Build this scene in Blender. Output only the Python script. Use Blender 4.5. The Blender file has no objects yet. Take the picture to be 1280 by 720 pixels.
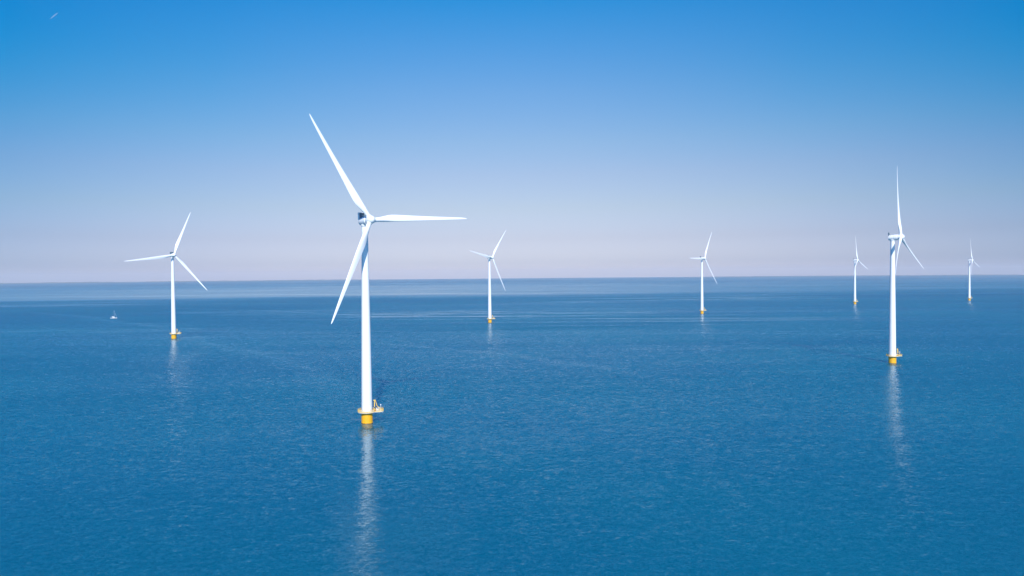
import bpy, bmesh, math, random
from mathutils import Vector, Matrix, noise
random.seed(7)
S = bpy.context.scene
COL = S.collection
R = math.radians
PI = math.pi

# ------------------------------------------------------------------ helpers
def tag(o, label=None, cat=None, group=None, kind=None):
    if label: o['label'] = label
    if cat: o['category'] = cat
    if group: o['group'] = group
    if kind: o['kind'] = kind
    return o

def link(name, bm, m, parent=None, smooth=True, angle=40):
    me = bpy.data.meshes.new(name)
    bmesh.ops.recalc_face_normals(bm, faces=bm.faces)
    if smooth:
        for f in bm.faces: f.smooth = True
        for e in bm.edges:
            if len(e.link_faces) == 2 and e.calc_face_angle(0) > R(angle): e.smooth = False
    bm.to_mesh(me); bm.free()
    me.materials.append(m)
    o = bpy.data.objects.new(name, me); COL.objects.link(o)
    if parent: o.parent = parent
    return o

def add_lathe(bm, prof, seg=48, M=None, caps=True):
    """prof: list of (radius, z); turned round local Z"""
    M = M or Matrix()
    rings = []
    for r, z in prof:
        if r < 1e-5:
            rings.append([bm.verts.new(M @ Vector((0, 0, z)))])
        else:
            rings.append([bm.verts.new(M @ Vector((r*math.cos(2*PI*i/seg), r*math.sin(2*PI*i/seg), z))) for i in range(seg)])
    for a, b in zip(rings[:-1], rings[1:]):
        if len(a) == 1 and len(b) == 1: continue
        for i in range(seg):
            j = (i+1) % seg
            if len(a) == 1: bm.faces.new((a[0], b[i], b[j]))
            elif len(b) == 1: bm.faces.new((a[i], a[j], b[0]))
            else: bm.faces.new((a[i], a[j], b[j], b[i]))
    if caps:
        if len(rings[0]) > 1: bm.faces.new(rings[0][::-1])
        if len(rings[-1]) > 1: bm.faces.new(rings[-1])

def add_rod(bm, p, q, r, seg=8, r2=None):
    p, q = Vector(p), Vector(q); d = q-p; L = d.length
    M = Matrix.Translation(p) @ d.to_track_quat('Z', 'Y').to_matrix().to_4x4()
    add_lathe(bm, [(r, 0), (r if r2 is None else r2, L)], seg, M)

def add_box(bm, c, s, M=None, bevel=0.0):
    M = M or Matrix()
    g = bmesh.ops.create_cube(bm, size=1.0)
    vs = g['verts']
    bmesh.ops.scale(bm, vec=Vector(s), verts=vs)
    bmesh.ops.translate(bm, vec=Vector(c), verts=vs)
    if bevel:
        es = list({e for v in vs for e in v.link_edges})
        r = bmesh.ops.bevel(bm, geom=es, offset=bevel, segments=2, affect='EDGES', profile=.5)
        vs = list({v for f in r['faces'] for v in f.verts} | {v for v in vs if v.is_valid})
    bmesh.ops.transform(bm, matrix=M, verts=vs)

# ------------------------------------------------------------------ materials
def mat(name):
    m = bpy.data.materials.new(name); m.use_nodes = True
    nt = m.node_tree; b = nt.nodes['Principled BSDF']
    return m, nt, b

def N(nt, t, **kw):
    n = nt.nodes.new(t)
    for k, v in kw.items(): setattr(n, k, v)
    return n

def painted(name, col, rough=.4, dirt=(.5, .5, .45), amt=.25, scale=(.6, .6, .08), wear_z=None, wear_col=None):
    """paint with faint vertical run-off streaks; optional tide band below wear_z"""
    m, nt, b = mat(name); L = nt.links.new
    tc = N(nt, 'ShaderNodeTexCoord'); mp = N(nt, 'ShaderNodeMapping'); mp.inputs['Scale'].default_value = scale
    L(tc.outputs['Object'], mp.inputs[0])
    nz = N(nt, 'ShaderNodeTexNoise'); nz.inputs['Scale'].default_value = 1.5; nz.inputs['Detail'].default_value = 6
    L(mp.outputs[0], nz.inputs['Vector'])
    mr = N(nt, 'ShaderNodeMapRange'); mr.inputs[1].default_value = .52; mr.inputs[2].default_value = .8
    mr.inputs[3].default_value = 0; mr.inputs[4].default_value = amt
    L(nz.outputs['Fac'], mr.inputs[0])
    mx = N(nt, 'ShaderNodeMix', data_type='RGBA')
    mx.inputs[6].default_value = (*col, 1); mx.inputs[7].default_value = (*dirt, 1)
    L(mr.outputs[0], mx.inputs[0])
    out = mx.outputs[2]
    if wear_z is not None:
        sx = N(nt, 'ShaderNodeSeparateXYZ'); L(tc.outputs['Object'], sx.inputs[0])
        n2 = N(nt, 'ShaderNodeTexNoise'); n2.inputs['Scale'].default_value = 1.2; n2.inputs['Detail'].default_value = 5
        L(tc.outputs['Object'], n2.inputs['Vector'])
        ad = N(nt, 'ShaderNodeMath', operation='MULTIPLY_ADD'); ad.inputs[1].default_value = .9
        L(n2.outputs['Fac'], ad.inputs[0]); L(sx.outputs['Z'], ad.inputs[2])
        r2 = N(nt, 'ShaderNodeMapRange'); r2.inputs[1].default_value = wear_z+.55; r2.inputs[2].default_value = wear_z+.3
        r2.inputs[3].default_value = 0; r2.inputs[4].default_value = .9
        L(ad.outputs[0], r2.inputs[0])
        m2 = N(nt, 'ShaderNodeMix', data_type='RGBA'); L(r2.outputs[0], m2.inputs[0]); L(out, m2.inputs[6])
        m2.inputs[7].default_value = (*wear_col, 1); out = m2.outputs[2]
    L(out, b.inputs['Base Color'])
    b.inputs['Roughness'].default_value = rough
    return m

white = painted('white_paint', (.84, .85, .86), .38, (.62, .62, .58), .3)
bladem = painted('blade_gelcoat', (.86, .87, .88), .32, (.70, .70, .68), .22, (.3, .3, .1))
yellow = painted('yellow_paint', (.88, .44, .01), .42, (.55, .26, .03), .45, (1, 1, .25), .25, (.16, .09, .03))
rail = painted('rail_yellow', (.88, .58, .12), .45, (.6, .4, .1), .3)
grate = painted('deck_grating', (.62, .60, .56), .6, (.35, .33, .3), .5, (1, 1, 1))
darkm = painted('dark_mesh', (.045, .11, .16), .5, (.03, .06, .09), .5, (1, 1, 1))
grey = painted('grey_cabinet', (.62, .62, .60), .5, (.4, .38, .35), .4, (1, 1, 1))
redm = painted('red_oxide', (.45, .12, .06), .5, (.3, .1, .05), .4, (1, 1, 1))
hullw = painted('hull_gelcoat', (.82, .83, .84), .25, (.6, .6, .58), .2)
navy = painted('dark_boot_stripe', (.10, .05, .04), .4, (.05, .03, .03), .3)
sailc = painted('furled_sail_cloth', (.75, .76, .76), .8, (.5, .5, .5), .2)
alu = painted('aluminium_spar', (.6, .62, .65), .35, (.4, .4, .4), .2)

# ------------------------------------------------------------------ water
def water_material():
    m, nt, b = mat('sea_water'); L = nt.links.new
    tc = N(nt, 'ShaderNodeTexCoord')
    def M_(op, a, c=None, d=None, clamp=False):
        n = N(nt, 'ShaderNodeMath', operation=op, use_clamp=clamp)
        for i, v in enumerate((a, c, d)):
            if v is None: continue
            if isinstance(v, (int, float)): n.inputs[i].default_value = v
            else: L(v, n.inputs[i])
        return n.outputs[0]
    def noise_(scale, rot, sc, detail=2, rough=.55, dist=0, off=0):
        mp = N(nt, 'ShaderNodeMapping'); mp.inputs['Scale'].default_value = sc
        mp.inputs['Rotation'].default_value = (0, 0, R(rot)); mp.inputs['Location'].default_value = (off, off*.7, off*.3)
        L(tc.outputs['Object'], mp.inputs[0])
        n = N(nt, 'ShaderNodeTexNoise'); n.inputs['Scale'].default_value = scale
        n.inputs['Detail'].default_value = detail; n.inputs['Roughness'].default_value = rough
        n.inputs['Distortion'].default_value = dist
        L(mp.outputs[0], n.inputs['Vector'])
        return n
    sep = N(nt, 'ShaderNodeSeparateXYZ'); L(tc.outputs['Object'], sep.inputs[0])
    X, Y = sep.outputs['X'], sep.outputs['Y']
    # --- wind patches: how ruffled the surface is, by place
    big = noise_(1/900, 8, (.28, 1, 1), 4, .6, 1.2, 3.1).outputs['Fac']
    mid = noise_(1/160, -6, (.22, 1, 1), 4, .6, 1.0, 7.7).outputs['Fac']
    fine = noise_(1/34, 4, (.2, 1, 1), 4, .6, .8, 1.3).outputs['Fac']
    # wobbling edge of the calm water further out
    edge = noise_(1/1500, 0, (.35, .35, 1), 3, .5, 0, 12).outputs['Fac']
    yy = M_('ADD', Y, M_('MULTIPLY', M_('SUBTRACT', edge, .5), 1100))
    yy = M_('ADD', yy, M_('MULTIPLY', X, -.16))
    def mapr(v, a, c, lo, hi, st='SMOOTHSTEP'):
        n = N(nt, 'ShaderNodeMapRange', interpolation_type=st)
        L(v, n.inputs[0]); n.inputs[1].default_value = a; n.inputs[2].default_value = c
        n.inputs[3].default_value = lo; n.inputs[4].default_value = hi
        return n.outputs[0]
    calm = M_('MULTIPLY', mapr(yy, CALM[0], CALM[1], 0, 1), mapr(yy, CALM[2], CALM[3], 1, 0))
    calm = M_('MULTIPLY', calm, mapr(X, -600, 2200, 1, .5))
    calm = M_('MULTIPLY', calm, mapr(big, .25, .6, .45, 1))
    ruff = M_('ADD', mapr(big, .3, .7, .78, 1.2), M_('MULTIPLY', M_('SUBTRACT', mid, .5), .5))
    ruff = M_('ADD', ruff, M_('MULTIPLY', M_('SUBTRACT', fine, .5), .34))
    # slick streaks: thin, drawn-out bands where the ripples are damped
    st = noise_(1/420, 5, (.07, 1, 1), 5, .62, 2.6, 21).outputs['Fac']
    streak = mapr(M_('ABSOLUTE', M_('SUBTRACT', st, .5)), .0, .022, 1, 0)
    st2 = noise_(1/260, -4, (.10, 1, 1), 4, .6, 1.2, 44).outputs['Fac']
    streak2 = mapr(M_('ABSOLUTE', M_('SUBTRACT', st2, .53)), .0, .016, 1, 0)
    patch = mapr(noise_(1/700, 0, (.4, 1, 1), 2, .5, 0, 5).outputs['Fac'], .42, .62, 0, 1)
    sl = M_('MULTIPLY', M_('ADD', streak, M_('MULTIPLY', streak2, .6)), M_('MULTIPLY', patch, mapr(Y, 450, 1300, .12, .75)))
    ruff = M_('MULTIPLY', ruff, M_('SUBTRACT', 1, M_('MULTIPLY', sl, .8, clamp=True)))
    # old boat wakes: arcs of disturbed water
    def arc(cx, cy, rad, w, y0=-1e5, y1=1e5, x0=-1e5, x1=1e5):
        dx = M_('SUBTRACT', X, cx); dy = M_('SUBTRACT', Y, cy)
        d = M_('SQRT', M_('ADD', M_('MULTIPLY', dx, dx), M_('MULTIPLY', dy, dy)))
        d = M_('ADD', d, M_('MULTIPLY', M_('SUBTRACT', mid, .5), w*3))
        a = mapr(M_('ABSOLUTE', M_('SUBTRACT', d, rad)), 0, w, 1, 0)
        a = M_('MULTIPLY', a, M_('MULTIPLY', mapr(X, x0-60, x0+60, 0, 1), mapr(X, x1-60, x1+60, 1, 0)))
        return a
    dark = arc(3096, -12112, 13371, 5, x0=-300, x1=330)
    ruff = M_('ADD', ruff, M_('MULTIPLY', dark, 1.1))
    light = None
    for a_ in ((-14122, -13139, 19629, 26, -1000, -420, .7), (-1199, -97, 1212, 22, -420, -90, .6), (-1320, 262, 1428, 14, -800, -240, 1),
               (-766, -86, 1024, 14, -160, 110, .6), (-170, 706, 624, 16, -300, 220, .8), (1187, 2120, 394, 22, 760, 1180, .8)):
        v_ = M_('MULTIPLY', arc(*a_[:4], x0=a_[4], x1=a_[5]), a_[6])
        light = v_ if light is None else M_('ADD', light, v_)
    ruff = M_('MULTIPLY', ruff, M_('SUBTRACT', 1, M_('MULTIPLY', light, .26, clamp=True)))
    ruff = M_('MULTIPLY', ruff, M_('SUBTRACT', 1, M_('MULTIPLY', calm, .62)))
    # --- ripples: the slope of the surface itself, sampled per ray so it never averages flat in the distance
    def slope(n):
        v = N(nt, 'ShaderNodeVectorMath', operation='SUBTRACT'); L(n.outputs['Color'], v.inputs[0]); v.inputs[1].default_value = (.5, .5, .5)
        return v.outputs[0]
    def scl(v, f):
        n = N(nt, 'ShaderNodeVectorMath', operation='SCALE'); L(v, n.inputs[0])
        if isinstance(f, (int, float)): n.inputs[3].default_value = f
        else: L(f, n.inputs[3])
        return n.outputs[0]
    def addv(a, c):
        n = N(nt, 'ShaderNodeVectorMath', operation='ADD'); L(a, n.inputs[0]); L(c, n.inputs[1]); return n.outputs[0]
    s = scl(slope(noise_(1/.42, 14, (.65, 1, 1), 2, .6, .3, 0)), RIP[0])
    s = addv(s, scl(slope(noise_(1/1.25, 20, (.6, 1, 1), 2, .55, .4, 9)), RIP[1]))
    s = addv(s, scl(slope(noise_(1/4.2, 16, (.5, 1, 1), 2, .5, .4, 19)), RIP[2]))
    s = scl(s, ruff)
    mul = N(nt, 'ShaderNodeVectorMath', operation='MULTIPLY'); L(s, mul.inputs[0]); mul.inputs[1].default_value = (SLX, 1, 0)
    # mean slope of the wave faces one can see: faces leaning away are hidden at a grazing view (sigma^2 / (tan e + .8 sigma))
    ge = N(nt, 'ShaderNodeNewGeometry')
    ih = N(nt, 'ShaderNodeVectorMath', operation='MULTIPLY'); L(ge.outputs['Incoming'], ih.inputs[0]); ih.inputs[1].default_value = (1, 1, 0)
    ihn = N(nt, 'ShaderNodeVectorMath', operation='NORMALIZE'); L(ih.outputs[0], ihn.inputs[0])
    ihl = N(nt, 'ShaderNodeVectorMath', operation='LENGTH'); L(ih.outputs[0], ihl.inputs[0])
    isp = N(nt, 'ShaderNodeSeparateXYZ'); L(ge.outputs['Incoming'], isp.inputs[0])
    tan_e = M_('DIVIDE', isp.outputs['Z'], M_('MAXIMUM', ihl.outputs['Value'], .001))
    sg = M_('MULTIPLY', ruff, SIGMA)
    mean = M_('DIVIDE', M_('MULTIPLY', sg, sg), M_('ADD', M_('MAXIMUM', tan_e, 0), M_('MULTIPLY', sg, .8)))
    allv = addv(mul.outputs[0], scl(ihn.outputs[0], mean))
    nv = N(nt, 'ShaderNodeVectorMath', operation='ADD'); L(allv, nv.inputs[0]); nv.inputs[1].default_value = (0, 0, 1)
    nn = N(nt, 'ShaderNodeVectorMath', operation='NORMALIZE'); L(nv.outputs[0], nn.inputs[0])
    L(nn.outputs[0], b.inputs['Normal'])
    # --- the water's own colour: slightly greener and bluer patches
    cn = noise_(1/300, 30, (.6, 1, 1), 4, .6, .5, 33).outputs['Fac']
    mx = N(nt, 'ShaderNodeMix', data_type='RGBA'); L(mapr(cn, .35, .65, 0, 1), mx.inputs[0])
    mx.inputs[6].default_value = (*WCOL[0], 1); mx.inputs[7].default_value = (*WCOL[1], 1)
    L(mx.outputs[2], b.inputs['Base Color'])
    L(M_('MULTIPLY', M_('SQRT', ruff), WROUGH), b.inputs['Roughness'])
    b.inputs['Anisotropic'].default_value = WANI
    tg = N(nt, 'ShaderNodeCombineXYZ'); tg.inputs[1].default_value = 1
    L(tg.outputs[0], b.inputs['Tangent'])
    b.inputs['IOR'].default_value = WIOR
    b.inputs['Subsurface Weight'].default_value = 1.0; b.inputs['Subsurface Radius'].default_value = (14, 22, 26); b.inputs['Subsurface Scale'].default_value = 1.0
    b.subsurface_method = 'BURLEY'
    b.inputs['Specular Tint'].default_value = (*WTINT, 1)
    return m

CALM = (2150, 2600, 3300, 9000)
RIP = (.50, .38, .15)
SLX = .38
WROUGH = .11
SIGMA = .178
WANI = .35
WCOL = ((.0, .100, .158), (.0, .122, .168))
WTINT = (.6, .9, 1.0)
WIOR = 2.1
CAMH = 69.27

SEA_R = 15500.0
bm = bmesh.new()
c0 = bm.verts.new((0, 0, 0)); prev = None
radii = [400, 1500, 5000, SEA_R]; seg = 128
for rr in radii:
    ring = [bm.verts.new((rr*math.cos(2*PI*i/seg), rr*math.sin(2*PI*i/seg), 0)) for i in range(seg)]
    for i in range(seg):
        j = (i+1) % seg
        if prev is None: bm.faces.new((c0, ring[i], ring[j]))
        else: bm.faces.new((prev[i], ring[i], ring[j], prev[j]))
    prev = ring
sea = link('water', bm, water_material())
tag(sea, kind='structure')

# ------------------------------------------------------------------ low far coast
def coast(a0, a1, dist, hmax, seed, name='coast'):
    m, nt, b = mat('far_coast'); L = nt.links.new
    tc = N(nt, 'ShaderNodeTexCoord'); nz = N(nt, 'ShaderNodeTexNoise'); nz.inputs['Scale'].default_value = 1/120; nz.inputs['Detail'].default_value = 6
    L(tc.outputs['Object'], nz.inputs['Vector'])
    cr = N(nt, 'ShaderNodeValToRGB'); L(nz.outputs['Fac'], cr.inputs[0])
    cr.color_ramp.elements[0].position = .35; cr.color_ramp.elements[0].color = (.05, .08, .08, 1)
    cr.color_ramp.elements[1].position = .7; cr.color_ramp.elements[1].color = (.12, .15, .14, 1)
    L(cr.outputs[0], b.inputs['Base Color']); b.inputs['Roughness'].default_value = .9
    bm = bmesh.new(); n = 260; rows = []
    prof = [(0, -.6), (.08, .25), (.3, .8), (.6, 1.0), (.85, .7), (1, -.6)]
    for i in range(n+1):
        t = i/n; a = R(a0+(a1-a0)*t)
        end = min(1, t*7, (1-t)*7)
        h = hmax*end*(.45+.35*noise.noise(Vector((t*9+seed, 0, 0)))+.35*noise.noise(Vector((t*37+seed, 3, 0)))+.25*noise.noise(Vector((t*120+seed, 5, 0))))
        h = max(h, .6)
        dd = dist+150*noise.noise(Vector((t*6+seed, 9, 0)))
        rows.append([bm.verts.new(((dd+700*u)*math.sin(a), (dd+700*u)*math.cos(a), max(-.7, h*v))) for u, v in prof])
    for p, q in zip(rows[:-1], rows[1:]):
        for k in range(len(prof)-1): bm.faces.new((p[k], q[k], q[k+1], p[k+1]))
    o = link(name, bm, m, angle=80)
    tag(o, kind='structure')
coast(-41, -9, 14300, 24, 1.0)
coast(14, 41, 14500, 17, 5.0)

# ------------------------------------------------------------------ turbine parts (prototype meshes)
HUBH = 95.0
PLAT_Z = 5.3
PLAT_ANG = 16.0         # every landing stage points the same way

def airfoil(n=22):
    """unit chord section, x 0 (leading) .. 1, y thickness"""
    up, lo = [], []
    for i in range(n//2+1):
        x = .5*(1-math.cos(PI*i/(n//2)))
        yt = 5*(.2969*math.sqrt(x)-.126*x-.3516*x*x+.2843*x**3-.1036*x**4)
        cam = .04*4*x*(1-x)
        up.append((x, cam+yt)); lo.append((x, cam-yt))
    return up+lo[-2:0:-1]

def blade_mesh():
    R_ = 53.3
    st = [ # r, chord, thickness ratio, twist deg, roundness, offset of pitch axis
        (1.2, 2.15, 1.0, 0, 1), (2.6, 2.15, 1.0, 0, 1), (4.5, 2.3, .88, 12, .75), (7, 2.85, .62, 14, .35), (9.5, 3.35, .44, 13, .08),
        (12, 3.5, .36, 11.5, 0), (15, 3.35, .31, 10, 0), (19, 3.0, .27, 8, 0), (24, 2.6, .24, 6, 0), (30, 2.15, .21, 4, 0),
        (36, 1.78, .19, 2.5, 0), (42, 1.42, .18, 1.3, 0), (47, 1.12, .17, .5, 0), (50.5, .85, .17, 0, 0), (52.4, .55, .16, -.3, 0), (53.2, .28, .16, -.5, 0), (53.5, .08, .16, -.5, 0)]
    sec = airfoil(); n = len(sec)
    bm = bmesh.new(); rings = []
    # resample smoothly
    fine = []
    for a, b in zip(st[:-1], st[1:]):
        k = 3 if b[0]-a[0] > 1.5 else 1
        for q in range(k):
            t = q/k; fine.append(tuple(a[i]+(b[i]-a[i])*t for i in range(5)))
    fine.append(st[-1])
    for r, ch, th, tw, rd in fine:
        pre = 1.7*(r/R_)**2.2 + r*math.tan(R(2.0))     # pre-bend and cone, towards the wind
        ca = .5*rd+.30*(1-rd)
        ring = []
        for k, (x, y) in enumerate(sec):
            ay = y*th*(1 if rd < 1 else 1)
            ang = 2*PI*k/n
            cx, cy = .5-.5*math.cos(ang), .5*math.sin(ang)
            px = (x*(1-rd)+cx*rd-ca)*ch
            py = (ay*(1-rd)+cy*rd)*ch
            # leading edge to +X, suction side to +Y (downwind), then twist the leading edge into the wind (-Y)
            px = -px
            t = R(tw)
            X = px*math.cos(t)+py*math.sin(t)*1
            Y = -px*math.sin(t)+py*math.cos(t)
            ring.append(bm.verts.new((X, Y-pre, r)))
        rings.append(ring)
    for a, b in zip(rings[:-1], rings[1:]):
        for i in range(n):
            j = (i+1) % n; bm.faces.new((a[i], a[j], b[j], b[i]))
    bm.faces.new(rings[0][::-1]); bm.faces.new(rings[-1])
    return bm

def build_turbine(X, Y, yaw, theta, name='wind_turbine'):
    root = bpy.data.objects.new(name, None); COL.objects.link(root); root.location = (X, Y, 0)
    root.empty_display_size = 4
    # --- yellow transition piece on its monopile
    bm = bmesh.new()
    add_lathe(bm, [(2.68, -.9), (2.68, .1), (2.72, .14), (2.72, .5), (2.66, .56), (2.66, 4.7), (2.85, 4.78), (2.85, 5.02), (2.7, 5.1)], 64)
    f = link('foundation', bm, yellow, root)
    bm = bmesh.new()      # boat landing: two fender tubes with a ladder between them
    A = Matrix.Rotation(R(PLAT_ANG+62), 4, 'Z')
    for s in (-.75, .75):
        add_rod(bm, A @ Vector((3.55, s, -.8)), A @ Vector((3.55, s, 4.6)), .17, 12)
        for z in (.9, 3.9): add_rod(bm, A @ Vector((2.6, s, z)), A @ Vector((3.55, s, z)), .1, 8)
    for s in (-.25, .25): add_rod(bm, A @ Vector((3.15, s, -.6)), A @ Vector((3.15, s, 6.3)), .05, 6)
    for k in range(22): add_rod(bm, A @ Vector((3.15, -.25, -.4+k*.3)), A @ Vector((3.15, .25, -.4+k*.3)), .025, 5)
    link('boat_landing', bm, yellow, root)
    # --- tower
    bm = bmesh.new()
    prof = []
    zs = [5.1, 5.3]
    for f0 in (20, 44, 70): zs += [f0-.5, f0-.05, f0, f0+.06, f0+.16, f0+.22, f0+.3, f0+.8]
    zs += [92.4, 92.9]
    for z in zs:
        t = (z-5)/88; r = 2.52-(2.52-1.42)*(t**1.15 if t > 0 else 0)
        for f0 in (20, 44, 70):
            if f0+.05 < z < f0+.18: r += .02
        prof.append((r, z))
    prof.append((1.75, 93.1)); prof.append((1.75, 93.5))
    add_lathe(bm, prof, 64)
    tower = link('tower', bm, white, root)
    bm = bmesh.new()
    D = Matrix.Rotation(R(PLAT_ANG+28), 4, 'Z')
    add_box(bm, (2.5, 0, 6.75), (.16, .95, 2.2), D, .04)
    d = link('door', bm, grey, tower)
    # --- platform: round walkway plus a lay-down deck sticking out to one side
    P = Matrix.Rotation(R(PLAT_ANG), 4, 'Z')
    RO = 4.25; W = 2.5; EX = 7.6
    a0 = math.asin(W/RO)
    outline = [(RO*math.cos(a0+(2*PI-2*a0)*i/40), RO*math.sin(a0+(2*PI-2*a0)*i/40)) for i in range(41)]
    ext = [(EX-.9, -W), (EX, -W+.9), (EX, W-.9), (EX-.9, W)]
    poly = outline+ext
    bm = bmesh.new()
    seg = len(poly)
    inner = []
    for (x, y) in poly:
        l = math.hypot(x, y); inner.append((x/l*2.56, y/l*2.56))
    def ringv(pl, z): return [bm.verts.new(P @ Vector((x, y, z))) for x, y in pl]
    o1, o0, i1, i0 = ringv(poly, PLAT_Z+.16), ringv(poly, PLAT_Z-.10), ringv(inner, PLAT_Z+.16), ringv(inner, PLAT_Z-.10)
    for i in range(seg):
        j = (i+1) % seg
        bm.faces.new((o0[i], o0[j], o1[j], o1[i])); bm.faces.new((o1[i], o1[j], i1[j], i1[i]))
        bm.faces.new((i0[i], i0[j], o0[j], o0[i])); bm.faces.new((i1[i], i1[j], i0[j], i0[i]))
    plat = link('platform', bm, grate, root, smooth=False)
    bm = bmesh.new()      # railing: posts, three rails, toe board
    pts = []
    for i in range(seg):
        p, q = Vector((*poly[i], 0)), Vector((*poly[(i+1) % seg], 0))
        k = max(1, round((q-p).length/.75))
        for t in range(k): pts.append(p+(q-p)*t/k)
    pts = [v*(1-.06/v.length) for v in pts]
    for i, v in enumerate(pts):
        q = pts[(i+1) % len(pts)]
        z0 = PLAT_Z+.17
        add_rod(bm, P @ Vector((v.x, v.y, z0)), P @ Vector((v.x, v.y, z0+1.2)), .05, 6)
        for h in (.42, .8, 1.2): add_rod(bm, P @ Vector((v.x, v.y, z0+h)), P @ Vector((q.x, q.y, z0+h)), .05, 6)
        mid = (v+q)/2; dr = q-v
        Mb = P @ Matrix.Translation((mid.x, mid.y, z0+.12)) @ Matrix.Rotation(math.atan2(dr.y, dr.x), 4, 'Z')
        add_box(bm, (0, 0, 0), (dr.length, .02, .24), Mb)
    link('railing', bm, rail, plat)
    # braces under the deck
    for y in (-1.9, 1.9):
        bm = bmesh.new()
        add_box(bm, ((2.5+EX-.3)/2, y, PLAT_Z-.24), (EX-.3-2.5, .18, .26), P)
        link('deck_beam', bm, grate, plat)
    # --- davit crane by the tower: post, boom lowered over the deck, winch
    bm = bmesh.new()
    cx, cy = 3.45, -1.15; z0 = PLAT_Z+.17
    add_rod(bm, P @ Vector((cx, cy, z0)), P @ Vector((cx, cy, z0+5.3)), .27, 16, .2)
    add_rod(bm, P @ Vector((cx-.55, cy, z0+5.25)), P @ Vector((cx+.5, cy, z0+5.35)), .16, 10)
    crane = link('crane_post', bm, rail, root)
    bm = bmesh.new()
    add_rod(bm, P @ Vector((cx+.4, cy, z0+5.2)), P @ Vector((cx+1.15, cy, z0+2.5)), .17, 10, .15)
    add_rod(bm, P @ Vector((cx+1.15, cy, z0+2.5)), P @ Vector((cx+3.1, cy, z0+1.0)), .15, 10, .1)
    link('crane_boom', bm, rail, crane)
    bm = bmesh.new(); add_box(bm, (cx+.05, cy-.35, z0+1.9), (.55, .45, .6), P, .06); link('winch', bm, darkm, crane)
    bm = bmesh.new(); add_box(bm, (5.1, 1.2, z0+.62), (1.5, 1.1, 1.2), P, .05); link('equipment_cabinet', bm, grey, plat)
    bm = bmesh.new(); add_box(bm, (3.55, -1.9, z0+.45), (.9, .5, .85), P, .05); link('equipment_box', bm, redm, plat)
    bm = bmesh.new()      # slim light mast at the deck's end
    add_rod(bm, P @ Vector((EX-1.2, -.6, z0)), P @ Vector((EX-1.2, -.6, z0+2.5)), .07, 8)
    add_lathe(bm, [(.0, 0), (.2, .02), (.2, .5), (.12, .62), (0, .64)], 14, P @ Matrix.Translation((EX-1.2, -.6, z0+2.5)))
    link('navigation_light', bm, white, plat)
    # --- nacelle (tilted with the rotor)
    tilt, over = 6.06, 5.7
    YM = Matrix.Translation((0, 0, HUBH)) @ Matrix.Rotation(R(yaw), 4, 'Z')
    NM = YM @ Matrix.Translation((0, 0, .3)) @ Matrix.Rotation(-R(2.6), 4, 'X')
    # local frame: -Y towards the wind (tilted up), Z up
    TL = Matrix.Rotation(R(90), 4, 'X')      # lathe Z -> local -Y
    bm = bmesh.new()
    add_lathe(bm, [(0, -2.75), (1.65, -2.75), (1.88, -2.66), (1.97, -2.45), (2.02, 0), (2.02, 1.1)], 56, TL)
    add_lathe(bm, [(2.02, 1.16), (2.14, 1.2), (2.14, 3.35), (2.02, 3.45), (1.5, 3.5)], 56, TL)
    nac = link('nacelle', bm, white, root); nac.matrix_local = NM
    bm = bmesh.new(); add_lathe(bm, [(1.5, 0), (1.72, .35), (1.78, 1.0)], 40, Matrix.Translation((0, 0, -2.6)))
    link('yaw_collar', bm, white, nac)
    bm = bmesh.new()      # cooler: radiator core in a frame, standing across the rear of the roof
    add_box(bm, (0, 2.4, 2.65), (3.7, .22, 2.8))
    cool = link('cooler', bm, darkm, nac, smooth=False)
    bm = bmesh.new()
    for x in (-1.95, 1.95): add_box(bm, (x, 2.05, 2.5), (.2, 1.15, 3.4), None, .03)
    add_box(bm, (0, 2.05, 4.14), (4.1, 1.17, .2), None, .03); add_box(bm, (0, 2.05, 1.15), (3.7, 1.0, .18), None, .03)
    for x in (-1.2, 0, 1.2): add_box(bm, (x, 2.25, 2.62), (.07, .08, 2.85))
    link('cooler_frame', bm, white, cool, smooth=False)
    for x in (-.9, .9):
        bm = bmesh.new()
        add_rod(bm, (x, 1.75, 1.6), (x, 1.75, 4.1), .04, 6); add_box(bm, (x, 1.75, 4.12), (.3, .1, .12))
        link('wind_sensor', bm, grey, nac)
    bm = bmesh.new()
    add_lathe(bm, [(0, 0), (.17, 0), (.17, .3), (0, .38)], 12, Matrix.Translation((0, 1.4, 1.95)))
    link('aviation_light', bm, redm, nac)
    bm = bmesh.new()      # roof hatch and handrails
    add_box(bm, (0, .3, 2.02), (1.0, 1.1, .16), None, .04)
    link('roof_hatch', bm, grey, nac)
    # --- hub with spinner
    HM = YM @ Matrix.Rotation(-R(tilt), 4, 'X') @ Matrix.Translation((0, -over, 0))
    bm = bmesh.new()
    add_lathe(bm, [(1.5, -2.35), (1.9, -2.3), (2.0, -2.0), (2.03, -.6), (1.98, .4), (1.82, 1.1), (1.5, 1.75), (1.0, 2.22), (.5, 2.45), (0, 2.52)], 56, TL)
    for k in range(3):
        B = Matrix.Rotation(R(90-(theta-120*k)), 4, 'Y')
        add_lathe(bm, [(1.28, .3), (1.28, 2.15), (1.2, 2.25), (1.0, 2.25)], 36, B)
    hub = link('hub', bm, white, root); hub.matrix_local = HM
    for k in range(3):
        q = theta-120*k
        o = link('blade', blade_mesh(), bladem, root, angle=60) if k == 0 else COPY(first)
        if k == 0: first = o
        o.parent = root
        o.matrix_local = HM @ Matrix.Rotation(R(90-q), 4, 'Y')
    return root

def COPY(o):
    c = o.copy(); COL.objects.link(c); return c

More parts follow.
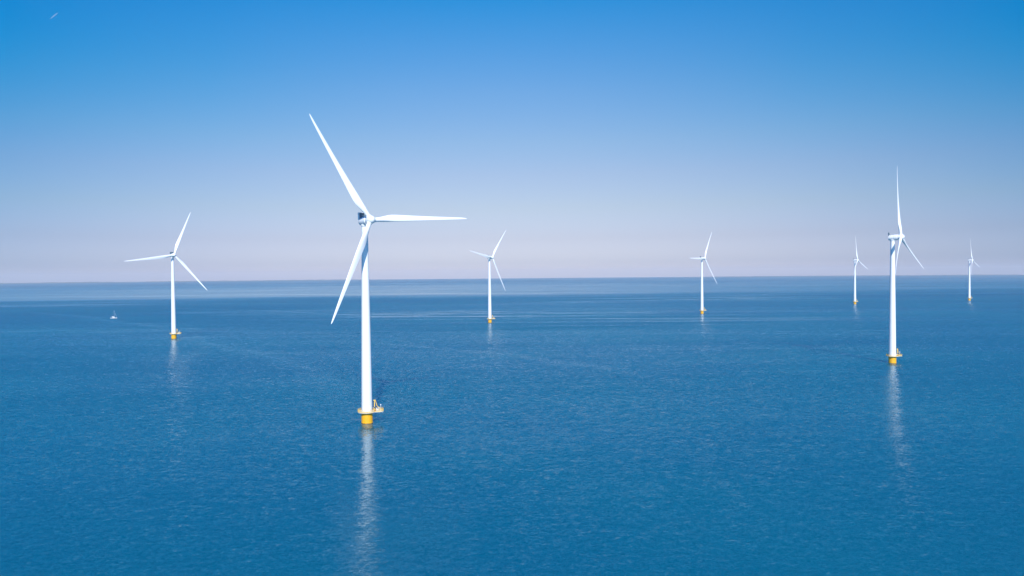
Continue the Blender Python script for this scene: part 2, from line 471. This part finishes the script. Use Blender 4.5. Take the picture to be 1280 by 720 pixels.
def place_copy(proto, X, Y, yaw, theta):
    """copy the turbine, its parts and their sub-parts; re-aim nacelle and rotor"""
    r = COPY(proto); r.location = (X, Y, 0)
    tilt, over = 6.06, 5.7
    YM = Matrix.Translation((0, 0, HUBH)) @ Matrix.Rotation(R(yaw), 4, 'Z')
    NM = YM @ Matrix.Translation((0, 0, .3)) @ Matrix.Rotation(-R(2.6), 4, 'X')
    HM = YM @ Matrix.Rotation(-R(tilt), 4, 'X') @ Matrix.Translation((0, -over, 0))
    k = 0
    for ch in list(proto.children):
        c = COPY(ch); c.parent = r; c.matrix_parent_inverse = ch.matrix_parent_inverse.copy()
        nm = ch.name.split('.')[0]
        if nm == 'nacelle': c.matrix_local = NM
        elif nm == 'hub': c.matrix_local = HM @ Matrix.Rotation(R(HUB_TH[0]-theta), 4, 'Y')
        elif nm == 'blade':
            c.matrix_local = HM @ Matrix.Rotation(R(90-(theta-120*k)), 4, 'Y'); k += 1
        for g in ch.children:
            d = COPY(g); d.parent = c
    return r

AL = 45.3
TURB = [ # x, y, yaw offset, rotor phase, label
 (-69.12, 328.28, -4.65, 122.55, 'nearest and largest white wind turbine, one long blade pointing right, another up and left'),
 (288.93, 528.50, 3.08, 92.30, 'tall white turbine seen side-on at right, second largest, one blade upright'),
 (-388.40, 797.52, -1.54, 68.56, 'white turbine standing right of the little sailing boat, leftmost of all the turbines'),
 (-32.89, 1022.43, 6.26, 50.72, 'small white turbine just right of the largest turbine, one blade reaching up and right'),
 (328.57, 1203.95, -1.70, 60.47, 'small white turbine alone right of centre, one blade pointing level to the left'),
 (746.06, 1514.40, -0.79, 96.44, 'distant small white turbine just left of the tall side-on turbine'),
 (1086.35, 1652.95, -0.58, 100.41, 'farthest and smallest white turbine, at the far right of the row'),
]
HUB_TH = [TURB[0][3]]
proto = None
for i, (x, y, da, th, lab) in enumerate(TURB):
    if i == 0: t = proto = build_turbine(x, y, AL+da, th)
    else: t = place_copy(proto, x, y, AL+da, th)
    tag(t, lab, 'wind turbine', 'wind turbines standing in the sea')

# ------------------------------------------------------------------ sailing boat
def sailing_boat(X, Y, ang):
    root = bpy.data.objects.new('sailing_boat', None); COL.objects.link(root)
    root.location = (X, Y, 0); root.rotation_euler = (0, 0, R(ang))
    L0 = 10.2
    st = []  # x, half beam, sheer height, keel depth
    for i in range(17):
        t = i/16; x = -L0/2+L0*t
        hb = 1.62*(1-max(0, (t-.42)/.58)**2.3)*(.76+.24*min(1, t/.4)) if t < 1 else .03
        sh = 1.05+.35*t*t+.08*(1-t)**2
        st.append((x, max(hb, .03), sh, -.55*math.sin(PI*min(1, t*.95+.05))-.05))
    def loft(zf, name, m, par, out=0):
        bm = bmesh.new(); rows = []
        for x, hb, sh, kd in st:
            row = []
            for s, u in [(-1, 1), (-1, .85), (-1, .6), (-1, .3), (0, 0), (1, .3), (1, .6), (1, .85), (1, 1)]:
                z = kd+(sh-kd)*zf(u); w = hb*(u**.45 if u else 0)
                row.append(bm.verts.new((x+(.25 if x > L0/2-.1 else 0)*u, s*(w+out), z)))
            rows.append(row)
        for a, b in zip(rows[:-1], rows[1:]):
            for k in range(8): bm.faces.new((a[k], b[k], b[k+1], a[k+1]))
        bm.faces.new(rows[0]); bm.faces.new(rows[-1][::-1])
        return bm
    bm = loft(lambda u: u, '', None, None)
    hull = link('hull', bm, hullw, root, angle=60)
    bm = bmesh.new(); rows = []   # dark stripe along the waterline
    for x, hb, sh, kd in st[:-1]:
        u = (.22-kd)/(sh-kd); u0 = (.02-kd)/(sh-kd)
        w, w0 = hb*u**.45+.02, hb*u0**.45+.02
        rows.append([bm.verts.new(p) for p in ((x, -w, .22), (x, -w0, .0), (x, w0, .0), (x, w, .22))])
    for a, b in zip(rows[:-1], rows[1:]):
        for k in (0, 2): bm.faces.new((a[k], b[k], b[k+1], a[k+1]))
    link('waterline_stripe', bm, navy, hull)
    bm = bmesh.new(); rows = []
    for x, hb, sh, kd in st: rows.append([bm.verts.new((x, -hb*.99, sh-.02)), bm.verts.new((x, 0, sh+.06)), bm.verts.new((x, hb*.99, sh-.02))])
    for a, b in zip(rows[:-1], rows[1:]):
        for k in (0, 1): bm.faces.new((a[k], b[k], b[k+1], a[k+1]))
    link('deck', bm, grate, root)
    bm = bmesh.new(); g = bmesh.ops.create_cube(bm, size=1)
    for v in g['verts']:
        top = v.co.z > 0; v.co = Vector((v.co.x*(3.4 if not top else 2.7)+.55, v.co.y*(1.9 if not top else 1.45), 1.15+(.95 if top else 0)))
    bmesh.ops.bevel(bm, geom=list(bm.edges), offset=.08, segments=2, affect='EDGES')
    cab = link('cabin', bm, hullw, root)
    for s in (-1, 1):
        for x in (-.3, .6, 1.4):
            bm = bmesh.new(); add_box(bm, (x, s*.87, 1.48), (.55, .1, .18), None, .02)
            link('cabin_window', bm, darkm, cab)
    bm = bmesh.new(); add_lathe(bm, [(.95, 0), (.92, .45), (.7, .8), (.3, .98), (0, 1.0)], 20, Matrix.Translation((-1.1, 0, 1.35)) @ Matrix.Scale(1.6, 4, (0, 0, 1)))
    link('spray_hood', bm, sailc, root)
    bm = bmesh.new(); add_rod(bm, (.95, 0, 1.5), (.9, 0, 13.8), .15, 10, .08)
    for z, w in ((6, .75), (10, .6)): add_rod(bm, (.93, -w, z), (.93, w, z), .03, 6)
    mast = link('mast', bm, alu, root)
    bm = bmesh.new()
    for a, b in (((.93, -.75, 6), (.8, -1.5, 1.25)), ((.93, .75, 6), (.8, 1.5, 1.25)), ((.9, 0, 13.7), (.93, -.75, 6)), ((.9, 0, 13.7), (.93, .75, 6)), ((.9, 0, 13.7), (-4.95, 0, 1.2))):
        add_rod(bm, a, b, .02, 5)
    link('rigging', bm, alu, mast)
    bm = bmesh.new(); add_rod(bm, (.8, 0, 2.75), (-3.3, 0, 2.6), .09, 8); boom = link('boom', bm, alu, root)
    bm = bmesh.new(); add_rod(bm, (.75, 0, 3.3), (-3.2, 0, 3.1), .34, 12, .2); link('furled_mainsail', bm, sailc, boom)
    bm = bmesh.new(); add_rod(bm, (5.0, 0, 1.7), (1.0, 0, 12.6), .07, 8, .04); link('furled_headsail', bm, sailc, root)
    return root
sb = sailing_boat(-694, 1211, 24)
tag(sb, 'tiny white sailing boat with bare mast, alone on the water at far left', 'sailing boat')

# ------------------------------------------------------------------ short contrail high in the sky
m, nt, b = mat('ice_trail'); Lk = nt.links.new
tr = N(nt, 'ShaderNodeBsdfTransparent'); mx = N(nt, 'ShaderNodeMixShader'); df = N(nt, 'ShaderNodeBsdfDiffuse')
df.inputs[0].default_value = (.9, .9, .9, 1)
tc = N(nt, 'ShaderNodeTexCoord'); sp = N(nt, 'ShaderNodeSeparateXYZ'); Lk(tc.outputs['Object'], sp.inputs[0])
nz = N(nt, 'ShaderNodeTexNoise'); nz.inputs['Scale'].default_value = .03; nz.inputs['Detail'].default_value = 5; Lk(tc.outputs['Object'], nz.inputs[0])
mr = N(nt, 'ShaderNodeMapRange'); mr.inputs[1].default_value = .3; mr.inputs[2].default_value = .75; mr.inputs[3].default_value = .04; mr.inputs[4].default_value = .28
Lk(nz.outputs['Fac'], mr.inputs[0])
Lk(mr.outputs[0], mx.inputs[0]); Lk(tr.outputs[0], mx.inputs[1]); Lk(df.outputs[0], mx.inputs[2]); Lk(mx.outputs[0], nt.nodes['Material Output'].inputs[0])
bm = bmesh.new()
add_lathe(bm, [(0, -340)]+[(26*math.sin(PI*(.02+.96*i/20))**.8*(.45+.55*i/20), -330+660*i/20) for i in range(21)]+[(0, 335)], 20, caps=False)
ct = link('contrail', bm, m)
tag(ct, 'short faint white streak high in the blue sky at upper left', 'contrail')

# ------------------------------------------------------------------ air
m, nt, b = mat('haze_air'); nt.nodes.remove(b)
pv = N(nt, 'ShaderNodeVolumePrincipled'); pv.inputs['Color'].default_value = (.95, .93, .96, 1)
HAZE_D = 4.8e-5
pv.inputs['Density'].default_value = HAZE_D; pv.inputs['Anisotropy'].default_value = -0.04
nt.links.new(pv.outputs[0], nt.nodes['Material Output'].inputs['Volume'])
bm = bmesh.new(); add_box(bm, (0, 0, (175-1.9)/2), (31800, 31800, 175+1.9))
hz = link('haze', bm, m, smooth=False)
tag(hz, kind='stuff')

# ------------------------------------------------------------------ camera
F = 870.13
PITCH, ROLL = -1.052, .49
cd = bpy.data.cameras.new('camera'); cam = bpy.data.objects.new('camera', cd); COL.objects.link(cam)
cd.sensor_width = 36; cd.lens = 36*F/1280; cd.clip_start = 1; cd.clip_end = 60000
cam.matrix_world = Matrix.Translation((0, 0, CAMH)) @ Matrix.Rotation(R(90+PITCH), 4, 'X') @ Matrix.Rotation(R(-ROLL), 4, 'Z')
S.camera = cam
# contrail sits where the camera sees it: 27 km off, ten kilometres up
def ray(px, py):
    d = Vector(((px-640)/F, -(py-360)/F, -1)); return (cam.matrix_world.to_3x3() @ d).normalized()
d1, d2 = ray(62, 22), ray(72.5, 13.5)
p1 = d1*(10000/d1.z); p2 = d2*(10600/d2.z)
ct.location = (p1+p2)/2
ct.rotation_euler = (p2-p1).to_track_quat('Z', 'Y').to_euler()
ct.scale = (1, 1, (p2-p1).length/680)

# ------------------------------------------------------------------ sun and sky
SAZ, SEL = 7.0, 36.0        # the sun stands behind the camera, a little to its right
sd = Vector((math.sin(R(SAZ))*math.cos(R(SEL)), -math.cos(R(SAZ))*math.cos(R(SEL)), math.sin(R(SEL))))
sl = bpy.data.lights.new('sun', 'SUN'); sl.energy = 5.0; sl.angle = R(.55); sl.color = (1, .955, .90)
so = bpy.data.objects.new('sun', sl); COL.objects.link(so)
so.rotation_euler = sd.to_track_quat('Z', 'Y').to_euler(); so.location = (0, -100, 300)

w = bpy.data.worlds.new('World'); S.world = w; w.use_nodes = True
nt = w.node_tree; bg = nt.nodes['Background']; L = nt.links.new
sk = N(nt, 'ShaderNodeTexSky'); sk.sky_type = 'NISHITA'; sk.sun_disc = False
sk.sun_elevation = R(SEL); sk.sun_rotation = R(180-SAZ)
sk.air_density = 1; sk.dust_density = 1; sk.ozone_density = 1
tc = N(nt, 'ShaderNodeTexCoord'); sp = N(nt, 'ShaderNodeSeparateXYZ'); L(tc.outputs['Generated'], sp.inputs[0])
cr = N(nt, 'ShaderNodeValToRGB'); L(sp.outputs['Z'], cr.inputs[0])
GR = [(0.0000, (0.624, 0.592, 0.883)), (0.0175, (0.415, 0.436, 0.687)), (0.0523, (0.362, 0.349, 0.498)), (0.0958, (0.380, 0.363, 0.434)), (0.1426, (0.378, 0.375, 0.444)), (0.1874, (0.340, 0.397, 0.470)), (0.2538, (0.255, 0.408, 0.532)), (0.3090, (0.159, 0.411, 0.588)), (0.3697, (0.049, 0.409, 0.639)), (0.5000, (0.012, 0.423, 0.751)), (0.7071, (0.006, 0.464, 0.898)), (0.9063, (0.004, 0.406, 0.868)), (1.0000, (0.003, 0.266, 0.607))]
els = cr.color_ramp.elements
for i, (p, c) in enumerate(GR):
    e = els[i] if i < 2 else els.new(p)
    e.position = p; e.color = (*c, 1)
vm = N(nt, 'ShaderNodeVectorMath', operation='MULTIPLY'); L(sk.outputs[0], vm.inputs[0]); L(cr.outputs[0], vm.inputs[1])
# lens vignetting put into the sky colour: darker and bluer away from straight ahead
hz_ = N(nt, 'ShaderNodeVectorMath', operation='MULTIPLY'); L(tc.outputs['Generated'], hz_.inputs[0]); hz_.inputs[1].default_value = (1, 1, 0)
hn_ = N(nt, 'ShaderNodeVectorMath', operation='NORMALIZE'); L(hz_.outputs[0], hn_.inputs[0])
sy_ = N(nt, 'ShaderNodeSeparateXYZ'); L(hn_.outputs[0], sy_.inputs[0])
def az_ramp(stops):
    c_ = N(nt, 'ShaderNodeValToRGB'); L(sy_.outputs['Y'], c_.inputs[0])
    for i, (p, c) in enumerate(stops):
        e = c_.color_ramp.elements[i] if i < 2 else c_.color_ramp.elements.new(p)
        e.position = p; e.color = (*c, 1)
    return c_.outputs[0]
low = az_ramp([(0.0, (.45, .60, .85)), (.80, (.69, .81, .94)), (.92, (.90, .93, .98)), (1.0, (1.03, 1.02, 1.0))])
mid_ = az_ramp([(0.0, (.12, .50, .82)), (.80, (.42, .75, .935)), (.92, (.76, .905, .98)), (1.0, (1.0, 1.0, 1.0))])
top = az_ramp([(0.0, (.0, .60, .82)), (.80, (.0, .76, .92)), (.92, (.45, .89, .96)), (1.0, (1.0, 1.0, 1.0))])
def zmix(a, b_, z0, z1):
    m_ = N(nt, 'ShaderNodeMapRange', interpolation_type='SMOOTHSTEP'); L(sp.outputs['Z'], m_.inputs[0])
    m_.inputs[1].default_value = z0; m_.inputs[2].default_value = z1
    x_ = N(nt, 'ShaderNodeMix', data_type='RGBA'); L(m_.outputs[0], x_.inputs[0]); L(a, x_.inputs[6]); L(b_, x_.inputs[7])
    return x_.outputs[2]
azc = zmix(zmix(low, mid_, .01, .20), top, .14, .31)
v2 = N(nt, 'ShaderNodeVectorMath', operation='MULTIPLY'); L(vm.outputs[0], v2.inputs[0]); L(azc, v2.inputs[1])
vs = N(nt, 'ShaderNodeVectorMath', operation='SCALE'); L(v2.outputs[0], vs.inputs[0]); vs.inputs[3].default_value = 2.5
L(vs.outputs[0], bg.inputs[0]); bg.inputs[1].default_value = .1

S.view_settings.view_transform = 'Standard'; S.view_settings.look = 'None'
S.view_settings.exposure = 0; S.view_settings.gamma = 1
S.cycles.max_bounces = 6; S.cycles.volume_bounces = 1; S.cycles.use_denoising = True
